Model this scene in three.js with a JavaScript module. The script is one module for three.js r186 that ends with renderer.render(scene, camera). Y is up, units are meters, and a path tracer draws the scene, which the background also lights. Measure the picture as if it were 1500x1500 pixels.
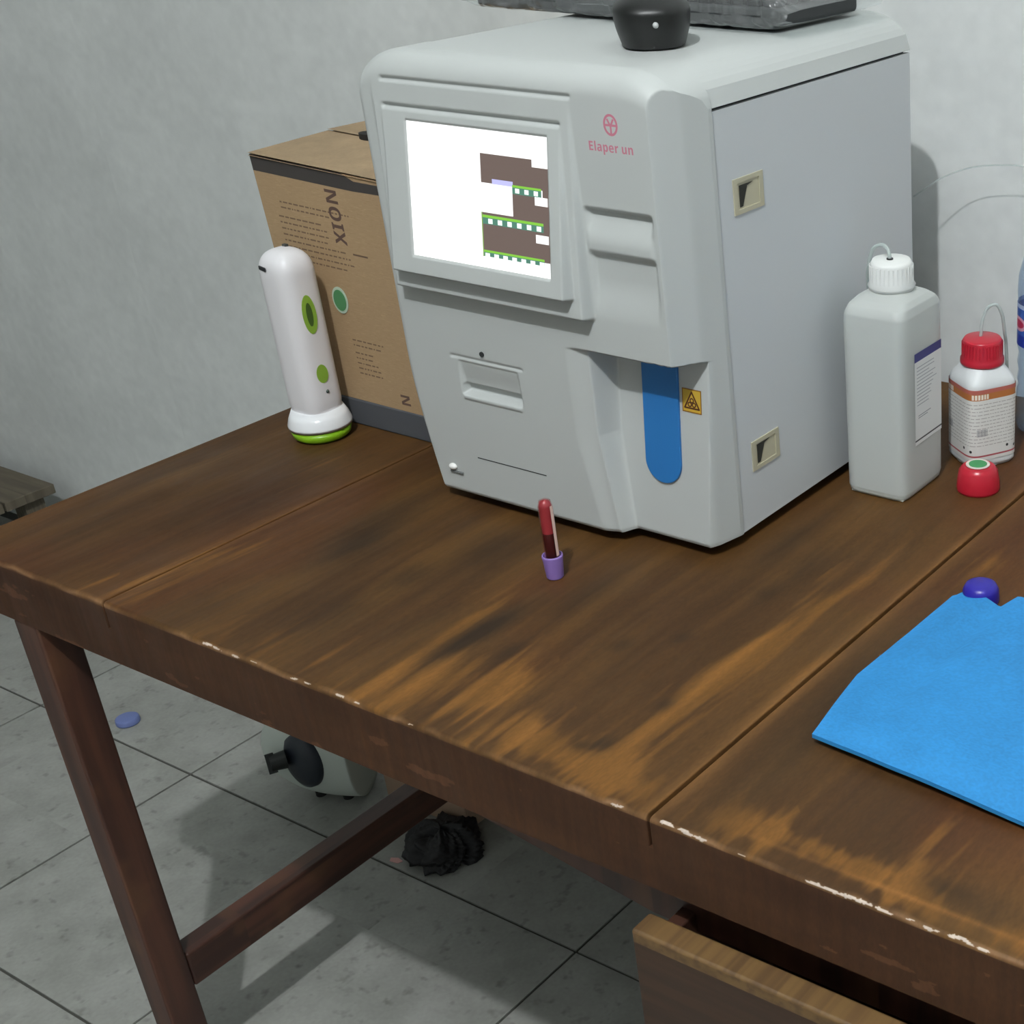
import * as THREE from 'three';
import { RoundedBoxGeometry } from 'three/addons/geometries/RoundedBoxGeometry.js';
import { RectAreaLightUniformsLib } from 'three/addons/lights/RectAreaLightUniformsLib.js';
import { mergeGeometries, mergeVertices } from 'three/addons/utils/BufferGeometryUtils.js';

// ---------------------------------------------------------------- camera, light, exposure
const scene = new THREE.Scene();
scene.background = new THREE.Color(0x000000);
const FOC = 2122, PX = 1304.37, PY = 812.07;               // focal length and optical centre in photo pixels
const EYE = new THREE.Vector3(0, 1.351, 0);
const camRot = new THREE.Matrix4().makeRotationZ(0.02392)
  .multiply(new THREE.Matrix4().makeRotationX(0.48702))
  .multiply(new THREE.Matrix4().makeRotationY(-0.54783));  // world -> camera
const camera = new THREE.PerspectiveCamera(2 * Math.atan(PY / FOC) * 180 / Math.PI, PX / PY, 0.05, 30);
camera.position.copy(EYE);
camera.quaternion.setFromRotationMatrix(camRot.clone().transpose());
camera.setViewOffset(PX * 2, PY * 2, 0, 0, 1500, 1500);
camera.updateProjectionMatrix();
scene.add(camera);

const renderer = new THREE.WebGLRenderer({ antialias: true });
renderer.toneMapping = THREE.LinearToneMapping;
renderer.toneMappingExposure = 1.0;
renderer.shadowMap.enabled = true;
RectAreaLightUniformsLib.init();
const LAMP = new THREE.Vector3(-0.13, 3.0, 0.47);         // the bulb under the ceiling
const LAMP_CD = 12.8;

// ---------------------------------------------------------------- helpers
function hit(px, py, axis, value) {                        // photo pixel -> point on an axis-aligned plane
  const d = new THREE.Vector3((px - PX) / FOC, -(py - PY) / FOC, -1).applyMatrix4(camRot.clone().transpose());
  const t = (value - EYE.getComponent(axis)) / d.getComponent(axis);
  return EYE.clone().addScaledVector(d, t);
}
const taken = {};
function numbered(n) { taken[n] = (taken[n] ?? -1) + 1; return taken[n] ? n + '_' + String(taken[n]).padStart(3, '0') : n; }
function thing(name, label, category, [x, y, z], group) {
  const o = new THREE.Group(); o.name = numbered(name); o.position.set(x, y, z);
  o.userData = { label, category }; if (group) o.userData.group = group;
  scene.add(o); return o;
}
function part(parent, name, geo, mat, label) {             // geometry in world metres; moved into the thing's own frame
  const m = new THREE.Mesh(geo, mat); m.name = name;
  parent.updateWorldMatrix(true, false);
  geo.applyMatrix4(parent.matrixWorld.clone().invert());
  if (label) m.userData.label = label;
  parent.add(m); return m;
}
function single(name, geo, mat, label, category, base) {
  const m = new THREE.Mesh(geo, mat); m.name = numbered(name);
  if (base) { geo.translate(-base[0], -base[1], -base[2]); m.position.set(...base); }
  m.userData = { label, category }; scene.add(m); return m;
}
function structure(name, geo, mat, label, category) {
  const m = geo ? new THREE.Mesh(geo, mat) : new THREE.Group(); m.name = name;
  m.userData = { kind: 'structure', label, category }; scene.add(m); return m;
}
const box = (x0, x1, y0, y1, z0, z1) => new THREE.BoxGeometry(x1 - x0, y1 - y0, z1 - z0).translate((x0 + x1) / 2, (y0 + y1) / 2, (z0 + z1) / 2);
const rbox = (x0, x1, y0, y1, z0, z1, r = 0.003, seg = 2) => new RoundedBoxGeometry(x1 - x0, y1 - y0, z1 - z0, seg, r).translate((x0 + x1) / 2, (y0 + y1) / 2, (z0 + z1) / 2);
const plankGeo = (x0, x1, y0, y1, z0, z1, r = .004) => {
  const s = new THREE.Shape(); s.moveTo(-z1, y0); s.lineTo(-z1, y1 - r); s.absarc(-z1 + r, y1 - r, r, Math.PI, Math.PI / 2, true); s.lineTo(-z0, y1); s.lineTo(-z0, y0); s.closePath();
  return new THREE.ExtrudeGeometry(s, { depth: x1 - x0 - .002, bevelEnabled: true, bevelSize: .001, bevelThickness: .001, bevelOffset: -.001, bevelSegments: 2, curveSegments: 5 }).rotateY(Math.PI / 2).translate(x0 + .001, 0, 0);
};
const lathe = (pts, seg, x, y, z) => new THREE.LatheGeometry(pts.map((p) => new THREE.Vector2(p[0], p[1])), seg).translate(x, y, z);
const tube = (pts, r, n = 40, radial = 8, closed = false) => new THREE.TubeGeometry(new THREE.CatmullRomCurve3(pts, closed), n, r, radial, closed);
const sm = (a, b, x) => { const t = Math.min(1, Math.max(0, (x - a) / (b - a))); return t * t * (3 - 2 * t); };
const lerp = (a, b, t) => a + (b - a) * t;
const V = (x, y, z) => new THREE.Vector3(x, y, z);
// hash noise
const hsh = (i, j, k = 0) => { let h = Math.imul(i, 374761393) ^ Math.imul(j, 668265263) ^ Math.imul(k, 1274126177); h = Math.imul(h ^ (h >>> 13), 1274126177); return ((h ^ (h >>> 16)) >>> 0) / 4294967296; };
function vn(x, y, k = 0) {
  const i = Math.floor(x), j = Math.floor(y), u = x - i, v = y - j, a = u * u * (3 - 2 * u), b = v * v * (3 - 2 * v);
  return (hsh(i, j, k) * (1 - a) + hsh(i + 1, j, k) * a) * (1 - b) + (hsh(i, j + 1, k) * (1 - a) + hsh(i + 1, j + 1, k) * a) * b;
}
function fbm(x, y, o = 4, k = 0) { let s = 0, a = 0.5, n = 0; for (let q = 0; q < o; q++) { s += a * vn(x, y, k + q * 17); n += a; a *= 0.5; x = x * 2.03 + 7.1; y = y * 2.03 + 3.7; } return s / n; }
function dataTex(w, h, fn, srgb = true) {                  // fn(u, v) -> [r, g, b] 0..255; row 0 at v = 0
  const d = new Uint8Array(w * h * 4);
  for (let j = 0; j < h; j++) for (let i = 0; i < w; i++) {
    const c = fn((i + 0.5) / w, (j + 0.5) / h), q = (j * w + i) * 4;
    d[q] = Math.max(0, Math.min(255, c[0])); d[q + 1] = Math.max(0, Math.min(255, c[1])); d[q + 2] = Math.max(0, Math.min(255, c[2])); d[q + 3] = 255;
  }
  const t = new THREE.DataTexture(d, w, h, THREE.RGBAFormat);
  t.magFilter = THREE.LinearFilter; t.wrapS = t.wrapT = THREE.RepeatWrapping;
  if (srgb) t.colorSpace = THREE.SRGBColorSpace;
  t.needsUpdate = true; return t;
}
function canvasTex(w, h, draw) {
  const c = document.createElement('canvas'); c.width = w; c.height = h;
  draw(c.getContext('2d'), w, h);
  const t = new THREE.CanvasTexture(c); t.colorSpace = THREE.SRGBColorSpace; return t;
}
const mix3 = (a, b, t) => [lerp(a[0], b[0], t), lerp(a[1], b[1], t), lerp(a[2], b[2], t)];
const std = (color, roughness = 0.6, extra = {}) => new THREE.MeshStandardMaterial({ color, roughness, ...extra });
const phys = (o) => new THREE.MeshPhysicalMaterial(o);
function uvBy(geo, fn) {                                    // uv from position
  const p = geo.attributes.position, n = geo.attributes.normal, uv = new Float32Array(p.count * 2);
  for (let i = 0; i < p.count; i++) { const r = fn(p.getX(i), p.getY(i), p.getZ(i), n.getX(i), n.getY(i), n.getZ(i)); uv[2 * i] = r[0]; uv[2 * i + 1] = r[1]; }
  geo.setAttribute('uv', new THREE.BufferAttribute(uv, 2)); return geo;
}
function gridGeo(nu, nv, fn) {                              // fn(u, v) -> [x, y, z]
  const pos = [], uv = [], idx = [];
  for (let j = 0; j <= nv; j++) for (let i = 0; i <= nu; i++) { const p = fn(i / nu, j / nv); pos.push(...p); uv.push(i / nu, j / nv); }
  for (let j = 0; j < nv; j++) for (let i = 0; i < nu; i++) { const a = j * (nu + 1) + i, b = a + 1, c = a + nu + 1, d = c + 1; idx.push(a, b, d, a, d, c); }
  const g = new THREE.BufferGeometry();
  g.setAttribute('position', new THREE.Float32BufferAttribute(pos, 3)); g.setAttribute('uv', new THREE.Float32BufferAttribute(uv, 2));
  g.setIndex(idx); g.computeVertexNormals(); return g;
}
function quadGeo(a, b, c, d) {                              // a bottom left, b bottom right, c top right, d top left
  const g = new THREE.BufferGeometry();
  g.setAttribute('position', new THREE.Float32BufferAttribute([...a, ...b, ...c, ...d], 3));
  g.setAttribute('uv', new THREE.Float32BufferAttribute([0, 0, 1, 0, 1, 1, 0, 1], 2));
  g.setIndex([0, 1, 2, 0, 2, 3]); g.computeVertexNormals(); return g;
}
const T = 0.721;                                            // table top
const ZW = -1.44;                                           // back wall

// ---------------------------------------------------------------- surfaces
const wallTex = dataTex(1024, 512, (u, v) => {
  const n = fbm(u * 24, v * 12, 5, 3), m = fbm(u * 160, v * 80, 2, 9), s = fbm(u * 5, v * 3, 3, 31);
  const k = 218 + (n - 0.5) * 14 + (m - 0.5) * 10 + (s - 0.5) * 10;
  return [k - 2, k + 1, k - 1];
});
const wallBump = dataTex(512, 512, (u, v) => { const k = fbm(u * 40, v * 40, 4, 5) * 255; return [k, k, k]; }, false);
const wallMat = std(0xffffff, 0.75, { map: wallTex, bumpMap: wallBump, bumpScale: 0.0015 });
const ceilMat = std(0xdfe2df, 0.9);
const tileTex = [0, 1, 2, 3].map((q) => dataTex(256, 256, (u, v) => {
  const n = fbm(u * 9 + q * 31, v * 9, 5, 40 + q), m = vn(u * 120, v * 120, 60 + q), s = fbm(u * 30 + 5, v * 30, 3, 80 + q);
  let k = 152 + (n - 0.5) * 30 + (m - 0.5) * 8;
  if (s > 0.68) k -= (s - 0.68) * 130;
  return [k - 1, k, k - 6];
}));
const tileMats = tileTex.map((t) => std(0xffffff, 0.42, { map: t }));
const groutMat = std(0x4a4a44, 0.9);

// table wood: one sheet unfolded over the top and down the front edge. u = x, v = z + drop
const X0 = -1.46, X1 = 0.40, Z0 = -1.40, Z1 = -0.50;
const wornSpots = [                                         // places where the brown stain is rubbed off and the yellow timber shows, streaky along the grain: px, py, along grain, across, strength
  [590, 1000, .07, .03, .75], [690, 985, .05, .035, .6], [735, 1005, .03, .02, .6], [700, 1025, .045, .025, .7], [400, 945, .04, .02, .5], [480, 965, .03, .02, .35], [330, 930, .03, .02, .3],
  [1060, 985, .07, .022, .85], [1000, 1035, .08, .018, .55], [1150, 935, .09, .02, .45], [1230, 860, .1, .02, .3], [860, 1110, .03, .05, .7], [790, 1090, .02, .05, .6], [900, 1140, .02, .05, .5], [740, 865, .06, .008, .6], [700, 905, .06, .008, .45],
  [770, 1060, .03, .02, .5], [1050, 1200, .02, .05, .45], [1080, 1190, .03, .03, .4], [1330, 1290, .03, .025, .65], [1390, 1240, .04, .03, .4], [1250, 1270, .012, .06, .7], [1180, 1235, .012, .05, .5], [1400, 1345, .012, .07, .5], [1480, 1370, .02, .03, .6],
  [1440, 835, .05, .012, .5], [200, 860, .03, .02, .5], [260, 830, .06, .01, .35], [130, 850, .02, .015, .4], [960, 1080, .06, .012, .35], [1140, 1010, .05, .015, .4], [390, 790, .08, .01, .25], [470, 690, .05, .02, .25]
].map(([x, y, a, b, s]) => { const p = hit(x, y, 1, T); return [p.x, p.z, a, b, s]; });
const inkStains = [                                         // dark spilled stains soaked into the planks
  [690, 935, .045, .011, .85], [735, 910, .05, .012, .6], [745, 955, .02, .008, .7], [600, 845, .025, .02, .4], [520, 800, .05, .03, .5], [560, 760, .08, .03, .45], [380, 730, .08, .04, .4], [1000, 935, .012, .008, .5], [880, 1090, .012, .01, .7], [850, 1092, .008, .01, .5], [975, 1032, .01, .008, .5],
  [910, 945, .012, .008, .4], [1150, 800, .06, .02, .4], [1190, 830, .05, .02, .4], [1120, 870, .02, .012, .4], [720, 805, .05, .03, .35], [1250, 1000, .1, .02, .45], [1150, 1110, .1, .02, .4], [640, 900, .05, .02, .3], [480, 900, .05, .04, .3], [860, 870, .05, .02, .35], [1380, 1300, .01, .02, .4], [1440, 1330, .02, .03, .35]
].map(([x, y, a, b, s]) => { const p = hit(x, y, 1, T); return [p.x, p.z, a, b, s]; });
const chips = [[305, 941, 9], [318, 946, 7], [345, 957, 5], [370, 968, 4], [432, 990, 5], [450, 998, 5], [495, 1018, 7], [520, 1028, 4], [600, 1058, 3], [905, 1176, 7], [980, 1201, 10], [1005, 1212, 10], [1028, 1221, 8], [1090, 1247, 4], [1190, 1292, 9], [1215, 1302, 9], [1240, 1311, 10], [1262, 1320, 9], [1290, 1332, 8], [1330, 1347, 4], [1360, 1357, 7], [1398, 1373, 9], [1412, 1379, 8], [1438, 1391, 7]]
  .map(([x, y, s]) => { const p = hit(x, y, 1, T); return [p.x, -0.6, s / 2300]; });
const SEAM = [-1.195, -0.57];
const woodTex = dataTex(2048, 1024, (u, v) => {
  const x = lerp(X0, X1, u), z = lerp(Z0, Z1, v);
  const plank = x < SEAM[0] ? 0 : x < SEAM[1] ? 1 : 2;
  const wx = x + (fbm(x * 5, z * 2.2, 3, 11 + plank) - 0.5) * 0.05;
  const g1 = fbm(wx * 38, z * 2.6, 4, 20 + plank), g2 = vn(wx * 260, z * 9, 25), g3 = fbm(x * 7 + 3, z * 6, 4, 29), g4 = vn(x * 900, z * 260, 33);
  let c = mix3([72, 48, 24], [98, 68, 32], sm(0.25, 0.8, g1 * 0.6 + g3 * 0.4));
  c = mix3(c, [84, 48, 24], sm(0.52, 0.75, fbm(x * 6 + 9, z * 4, 3, 44)) * 0.55);
  const brk = 0.55 + 0.9 * fbm(wx * 70, z * 7, 3, 50);
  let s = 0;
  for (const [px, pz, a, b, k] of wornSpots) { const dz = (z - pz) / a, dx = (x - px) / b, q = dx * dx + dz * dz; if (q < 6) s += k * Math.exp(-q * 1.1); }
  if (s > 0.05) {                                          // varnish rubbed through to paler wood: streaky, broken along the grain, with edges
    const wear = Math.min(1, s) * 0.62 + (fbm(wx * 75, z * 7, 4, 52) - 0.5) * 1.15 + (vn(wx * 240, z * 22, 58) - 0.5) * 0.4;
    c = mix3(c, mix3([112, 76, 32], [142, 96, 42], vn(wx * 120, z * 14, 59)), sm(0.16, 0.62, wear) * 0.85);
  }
  let t = 0;
  for (const [px, pz, a, b, k] of inkStains) { const dz = (z - pz) / a, dx = (x - px) / b, q = dx * dx + dz * dz; if (q < 6) t += k * Math.exp(-q * 1.1); }
  if (t > 0.01) c = mix3(c, [44, 32, 20], Math.min(0.9, t * brk));
  for (const sx of SEAM) { const d = Math.abs(x - sx + (vn(z * 14, sx * 3, 71) - 0.5) * 0.004); if (d < 0.012) c = mix3(c, [140, 98, 54], (1 - d / 0.012) * (sx > -1 ? 0.7 : 0.45) * (0.5 + vn(z * 30, 2, 77) * 0.7)); }
  const edge = Math.abs(z + 0.6 - 0.003 + (vn(x * 60, 1, 90) - 0.5) * 0.006);
  if (edge < 0.006) c = mix3(c, [146, 110, 78], (1 - edge / 0.006) * (0.25 + 0.75 * vn(x * 45, 4, 95)));
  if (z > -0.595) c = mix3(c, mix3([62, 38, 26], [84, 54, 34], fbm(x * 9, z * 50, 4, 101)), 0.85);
  for (const [px, pz, r] of chips) { const dx = (x - px) * 0.55, dz = (z - pz - 0.001 + (vn(x * 90, 5, 117) - 0.5) * 0.003) * 2.4; const rr = r * (0.6 + 0.8 * vn(x * 500, z * 500, 111)); if (dx * dx + dz * dz < rr * rr) c = [214, 198, 184]; }
  if (z > -0.58 && fbm(x * 26, z * 90, 4, 120) > 0.74) c = mix3(c, [128, 88, 62], 0.45);
  if (x > -0.5) { const d = Math.abs(z + 0.6175 + (vn(x * 12, 3, 130) - 0.5) * 0.004); if (d < 0.004) c = mix3(c, [150, 102, 50], (1 - d / 0.004) * (0.2 + 0.7 * vn(x * 16, 8, 131))); }
  const f = 0.92 + (g2 - 0.5) * 0.09 + (g4 - 0.5) * 0.10;
  return [c[0] * f, c[1] * f, c[2] * f];
});
woodTex.wrapS = woodTex.wrapT = THREE.ClampToEdgeWrapping;
const woodRough = dataTex(512, 256, (u, v) => { const k = 95 + fbm(u * 30, v * 10, 4, 7) * 110; return [k, k, k]; }, false);
const woodBump = dataTex(1024, 512, (u, v) => { const k = 255 * (0.6 * fbm(u * 150, v * 6, 3, 13) + 0.4 * fbm(u * 20, v * 8, 2, 15)); return [k, k, k]; }, false);
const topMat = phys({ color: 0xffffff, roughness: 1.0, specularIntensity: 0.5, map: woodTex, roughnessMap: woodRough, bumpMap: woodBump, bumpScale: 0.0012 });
const topUV = (x, y, z) => [(x - X0) / (X1 - X0), (z + (T - y) - Z0) / (Z1 - Z0)];
const legTex = dataTex(256, 512, (u, v) => {
  const g = fbm(u * 14 + fbm(u * 3, v * 4, 2, 4), v * 3, 4, 140), p = fbm(u * 4, v * 14, 3, 150);
  let c = mix3([54, 32, 25], [86, 53, 39], sm(0.2, 0.85, g)); c = mix3(c, [104, 72, 46], sm(0.6, 0.8, p) * 0.45);
  return c;
});
const legMat = std(0xffffff, 0.45, { map: legTex });
const legUV = (x, y, z, nx, ny, nz) => Math.abs(nx) > 0.5 ? [z * 5, y * 1.4] : [x * 5, y * 1.4];
const railUV = (x, y, z, nx, ny, nz) => [y * 5 + x * 3, z * 1.4];

// ---------------------------------------------------------------- room
const RX0 = -4.9, RX1 = 2.9, RZ1 = 3.6, RH = 3.17;
{
  const floor = structure('floor', null, null, 'grey ceramic tiled floor with dark joints', 'floor');
  part(floor, 'grout_bed', box(RX0, RX1, -0.12, -0.0025, ZW, RZ1), groutMat, 'dark grout between tiles');
  const tx = -1.921, tz = -1.0155, P = 0.4, g = 0.002;
  for (let i = -8; i < 13; i++) for (let j = -1; j < 12; j++) {
    const a = Math.max(RX0, tx + i * P + g), b = Math.min(RX1, tx + (i + 1) * P - g), c = Math.max(ZW + 0.001, tz + j * P + g), d = Math.min(RZ1, tz + (j + 1) * P - g);
    if (b - a < 0.01 || d - c < 0.01) continue;
    const q = Math.floor(hsh(i, j, 5) * 4);
    const geo = uvBy(box(a, b, -0.012, (hsh(i, j, 9) - 0.5) * 0.0006, c, d), (x, y, z) => [(x - tx) / P + hsh(i, j, 1), (z - tz) / P + hsh(i, j, 2)]);
    part(floor, 'tile', geo, tileMats[q]);
  }
  // back wall: hand-trowelled plaster, with a slightly proud area ending in a soft vertical ridge
  const W = new THREE.BoxGeometry(RX1 - RX0 + 0.2, RH + 0.1, 0.1, 260, 110, 1).translate((RX0 + RX1) / 2, (RH + 0.1) / 2 - 0.1, ZW - 0.05);
  const p = W.attributes.position;
  for (let i = 0; i < p.count; i++) if (p.getZ(i) > ZW - 0.001) {
    const x = p.getX(i), y = p.getY(i), rx = -1.662 + (fbm(y * 3, 1, 2, 8) - 0.5) * 0.03;
    p.setZ(i, ZW - 0.004 + (fbm(x * 2.2 + 5, y * 1.6, 3, 12) - 0.5) * 0.011 + 0.006 * (1 - sm(rx - 0.012, rx + 0.014, x)));
  }
  W.computeVertexNormals();
  uvBy(W, (x, y, z) => [x / 2.4, y / 1.2]);
  structure('wall_back', W, wallMat, 'white plastered wall behind the table', 'wall');
  structure('wall_left', uvBy(box(RX0 - 0.1, RX0, -0.12, RH, ZW - 0.1, RZ1 + 0.1), (x, y, z) => [z / 2.4, y / 1.2]), wallMat, 'white side wall outside the view', 'wall');
  structure('wall_right', uvBy(box(RX1, RX1 + 0.1, -0.12, RH, ZW - 0.1, RZ1 + 0.1), (x, y, z) => [z / 2.4, y / 1.2]), wallMat, 'white wall on the opposite side of the room', 'wall');
  structure('wall_front', uvBy(box(RX0, RX1, -0.12, RH, RZ1, RZ1 + 0.1), (x, y, z) => [x / 2.4, y / 1.2]), wallMat, 'white wall facing the table', 'wall');
  structure('ceiling', box(RX0 - 0.1, RX1 + 0.1, RH, RH + 0.1, ZW - 0.1, RZ1 + 0.1), ceilMat, 'plain white ceiling', 'ceiling');
}
{ // ceiling bulb
  const t = thing('ceiling_lamp', 'round white bulb in a holder under the ceiling', 'lamp', [LAMP.x, RH, LAMP.z]);
  part(t, 'holder', lathe([[0, 0], [.05, 0], [.05, -.02], [.024, -.03], [.022, -.1], [0, -.1]], 24, LAMP.x, RH, LAMP.z), std(0xe8e8e6, .5));
  part(t, 'bulb', new THREE.SphereGeometry(.033, 24, 16).translate(LAMP.x, LAMP.y, LAMP.z), std(0xffffff, .5, { emissive: 0xf9fcff, emissiveIntensity: 30 }));
  part(t, 'neck', new THREE.CylinderGeometry(.014, .02, .05, 16).translate(LAMP.x, LAMP.y + .05, LAMP.z), std(0xe0e0de, .5));
  const l = new THREE.PointLight(0xf9fcff, LAMP_CD, 0, 2); l.name = 'bulb_light'; l.castShadow = true; l.shadow.radius = 1.5; l.shadow.mapSize.set(2048, 2048);
  l.position.set(0, LAMP.y - RH, 0); t.add(l);
}

// ---------------------------------------------------------------- table
{
  const t = thing('wooden_table', 'dark varnished wooden table with worn plank top', 'table', [-0.55, 0, -1.0]);
  const xs = [-1.43, SEAM[0], SEAM[1], 0.02, 0.38];
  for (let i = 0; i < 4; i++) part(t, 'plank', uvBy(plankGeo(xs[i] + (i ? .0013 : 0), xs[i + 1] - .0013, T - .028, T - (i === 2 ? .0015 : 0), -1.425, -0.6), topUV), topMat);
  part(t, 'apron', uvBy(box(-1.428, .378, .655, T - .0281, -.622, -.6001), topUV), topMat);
  part(t, 'apron', uvBy(rbox(-1.428, -1.413, .655, T - .0285, -1.42, -.6225, .002), railUV), legMat);
  part(t, 'apron', uvBy(rbox(-1.40, .375, .655, T - .0285, -1.42, -1.40, .002), topUV), legMat);
  for (const [x, z] of [[-1.369, -.601], [-1.369, -1.40], [.33, -.601], [.33, -1.40]])
    part(t, 'leg', uvBy(rbox(x, x + .038, 0, .6545, z > -1 ? z - .038 : z, z > -1 ? z : z + .038, .003), legUV), legMat);
  part(t, 'stretcher', uvBy(rbox(-1.362, -1.332, .158, .205, -1.361, -.6395, .003), railUV), legMat);
  part(t, 'stretcher', uvBy(rbox(.334, .364, .158, .205, -1.361, -.6395, .003), railUV), legMat);
  // drawer frame and the drawer, pulled out a little
  { const r = new THREE.Shape([[-.98, .6545], [-.94, .648], [-.60, .600], [.30, .600], [.30, .6545]].map((q) => new THREE.Vector2(...q)));
    part(t, 'drawer_rail', uvBy(new THREE.ExtrudeGeometry(r, { depth: .024, bevelEnabled: false }).translate(0, 0, -.650), legUV), legMat); }
  const drawerTex = dataTex(512, 256, (u, v) => { const n = fbm(u * 5, v * 34, 4, 160), p = fbm(u * 110, v * 40, 4, 170); let c = mix3([56, 38, 26], [68, 47, 32], sm(.25, .8, n)); if (v > .93) c = mix3(c, [124, 96, 56], (.45 + .35 * sm(.2, .7, p))); return c; });
  const drawerMat = std(0xffffff, .5, { map: drawerTex });
  part(t, 'drawer_side', uvBy(rbox(-.572, -.558, .49, .618, -1.05, -.597, .002), railUV), legMat);
  const d = part(t, 'drawer', uvBy(rbox(-.578, -.02, .46, .632, -.599, -.577, .003, 3), (x, y, z, nx, ny) => [(x + .58) / .56, ny > .5 ? .99 : Math.min(.985, (y - .45) / .184)]), drawerMat);
  part(d, 'drawer_floor', box(-.557, -.04, .487, .495, -1.05, -.599), legMat);
}

// ---------------------------------------------------------------- analyser
const shellMat = std(0xbabebc, 0.42);
const shellSide = std(0xc8ccce, 0.5);
const darkGap = std(0x2b2d2e, 0.8);
{
  const XL = -1.107, XR = -0.75, YB = 0.733, YT = 1.157, ZF = -0.907, ZS = -0.966;
  const t = thing('blood_analyser', 'white bench-top blood analyser with a lit screen', 'analyser', [(XL + XR) / 2, T, -1.1]);
  const ytop = (x) => { const rx = .05, ry = .034; const d = Math.max(XL + rx - x, x - (XR - rx), 0) / rx; return YT - ry + ry * Math.sqrt(Math.max(0, 1 - d * d)); };
  const inside = (x, a, b, w = .002) => sm(a - w, a + w, x) * (1 - sm(b - w, b + w, x));
  const groove = (c, y, h = .0016) => Math.max(0, 1 - Math.abs(y - c) / (h * 1.6));
  const xr = (y) => y > .83 ? -.868 : lerp(-.855, -.868, (y - .733) / .097);
  const e1 = (y) => y > .826 ? -.893 : lerp(-.8735, -.893, (y - .7375) / .0885);
  function fwd(x, y) {                                       // how far the moulded front stands proud of ZF
    let d = 0;
    d += .013 * (1.134 - y) / .189 * inside(x, -1.083, -.851, .0022) * inside(y, .946, 1.30, .0018) * (y < 1.134 ? 1 : 0);
    d += .0115 * (1.111 - y) / .148 * inside(x, -1.0725, -.862, .0018) * inside(y, .965, 1.30, .0016) * (y < 1.111 ? 1 : 0);
    d -= .0028 * groove(1.134, y) * inside(x, -1.0704, -.849, .002);
    d -= .0032 * groove(1.111, y, .0018) * inside(x, -1.0705, -.8625, .002);
    d -= .0022 * inside(x, -1.0435, -.8765, .0008) * inside(y, .9825, 1.1005, .0008);
    // grip beside the screen
    { const m = inside(x, -.846, -.776, .003);
      let q = 0;
      if (y < 1.046 && y >= 1.010) q = lerp(-.0065, .0015, sm(1.044, 1.014, y)) * sm(1.046, 1.041, y);
      else if (y < 1.010) q = lerp(.0015, -.0045, sm(1.010, 1.002, y)) * sm(.945, .985, y);
      d += q * m; }
    // sampling bay
    if (y < .930) {
      const depth = lerp(.019, .033, (y - .733) / .17), m = 1 - sm(.9115, .9145, y);
      const lip = .0045 * sm(e1(y), xr(y), x), wall = depth * sm(xr(y) - .002, xr(y) + .010, x);
      d -= m * Math.max(lip, wall) * sm(e1(y), e1(y) + .004, x);
    }
    // service flap below the screen
    d -= .0016 * groove(.881, y, .0014) * inside(x, -1.040, -.948);
    { const m = inside(x, -1.030 + (.878 - y) * -.0, -.955, .002);
      const a = inside(y, .8435, .8775, .001);
      d -= m * a * (.0012 + .003 * sm(.878, .854, y)); 
      d -= m * .0045 * inside(y, .8445, .853, .0012);
      d += m * .0012 * inside(y, .8385, .8425, .001); }
    return d;
  }
  const chamfer = (x) => x < -.769 ? 1 : x < -.756 ? lerp(ZF, -.935, (x + .769) / .013) : lerp(-.935, -.961, (x + .756) / .006);
  function zf(x, y) {
    let z = ZF + fwd(x, y);
    const top = ytop(x) - y, R = .022; if (top < R) z -= R - Math.sqrt(Math.max(0, R * R - (R - top) ** 2));
    const l = x - XL, r = .012; if (l < r) z -= r - Math.sqrt(Math.max(0, r * r - (r - l) ** 2));
    if (x > -.7695) z = Math.min(z, chamfer(x));
    const b = y - YB, rb = .003; if (b < rb) z -= (rb - b) * .6;
    return Math.max(z, ZS + .0005);
  }
  const NU = 300, NV = 360, xs = [], pos = [], idx = [];
  for (let i = 0; i <= NU; i++) xs.push(lerp(XL, XR, i / NU));
  for (let j = 0; j <= NV; j++) for (let i = 0; i <= NU; i++) { const x0 = xs[i], y = lerp(YB, ytop(x0), j / NV), k = Math.max(0, (.87 - y) / .137), x = x0 + .026 * Math.pow(k, 1.7) * Math.max(0, 1 - (x0 - XL) / .05) ** 2; pos.push(x, y, zf(x0 < XL + .02 ? x0 : x, y)); }
  const W = NU + 1;
  for (let j = 0; j < NV; j++) for (let i = 0; i < NU; i++) { const a = j * W + i; idx.push(a, a + 1, a + W + 1, a, a + W + 1, a + W); }
  const face = new THREE.BufferGeometry();
  face.setAttribute('position', new THREE.Float32BufferAttribute(pos, 3)); face.setIndex(idx); face.computeVertexNormals();
  const loop = [];                                           // border, counter-clockwise seen from the front
  for (let i = 0; i <= NU; i++) loop.push(i);
  for (let j = 1; j <= NV; j++) loop.push(j * W + NU);
  for (let i = NU - 1; i >= 0; i--) loop.push(NV * W + i);
  for (let j = NV - 1; j >= 0; j--) loop.push(j * W);
  const sp = [], si = [];
  loop.forEach((v) => { sp.push(pos[v * 3], pos[v * 3 + 1], pos[v * 3 + 2], pos[v * 3], pos[v * 3 + 1], ZS); });
  for (let k = 0; k + 1 < loop.length; k++) { const a = 2 * k; si.push(a, a + 1, a + 3, a, a + 3, a + 2); }
  const skirt = new THREE.BufferGeometry();
  skirt.setAttribute('position', new THREE.Float32BufferAttribute(sp, 3)); skirt.setIndex(si); skirt.computeVertexNormals();
  part(t, 'front_shell', mergeGeometries([face, skirt]), shellMat);
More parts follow.
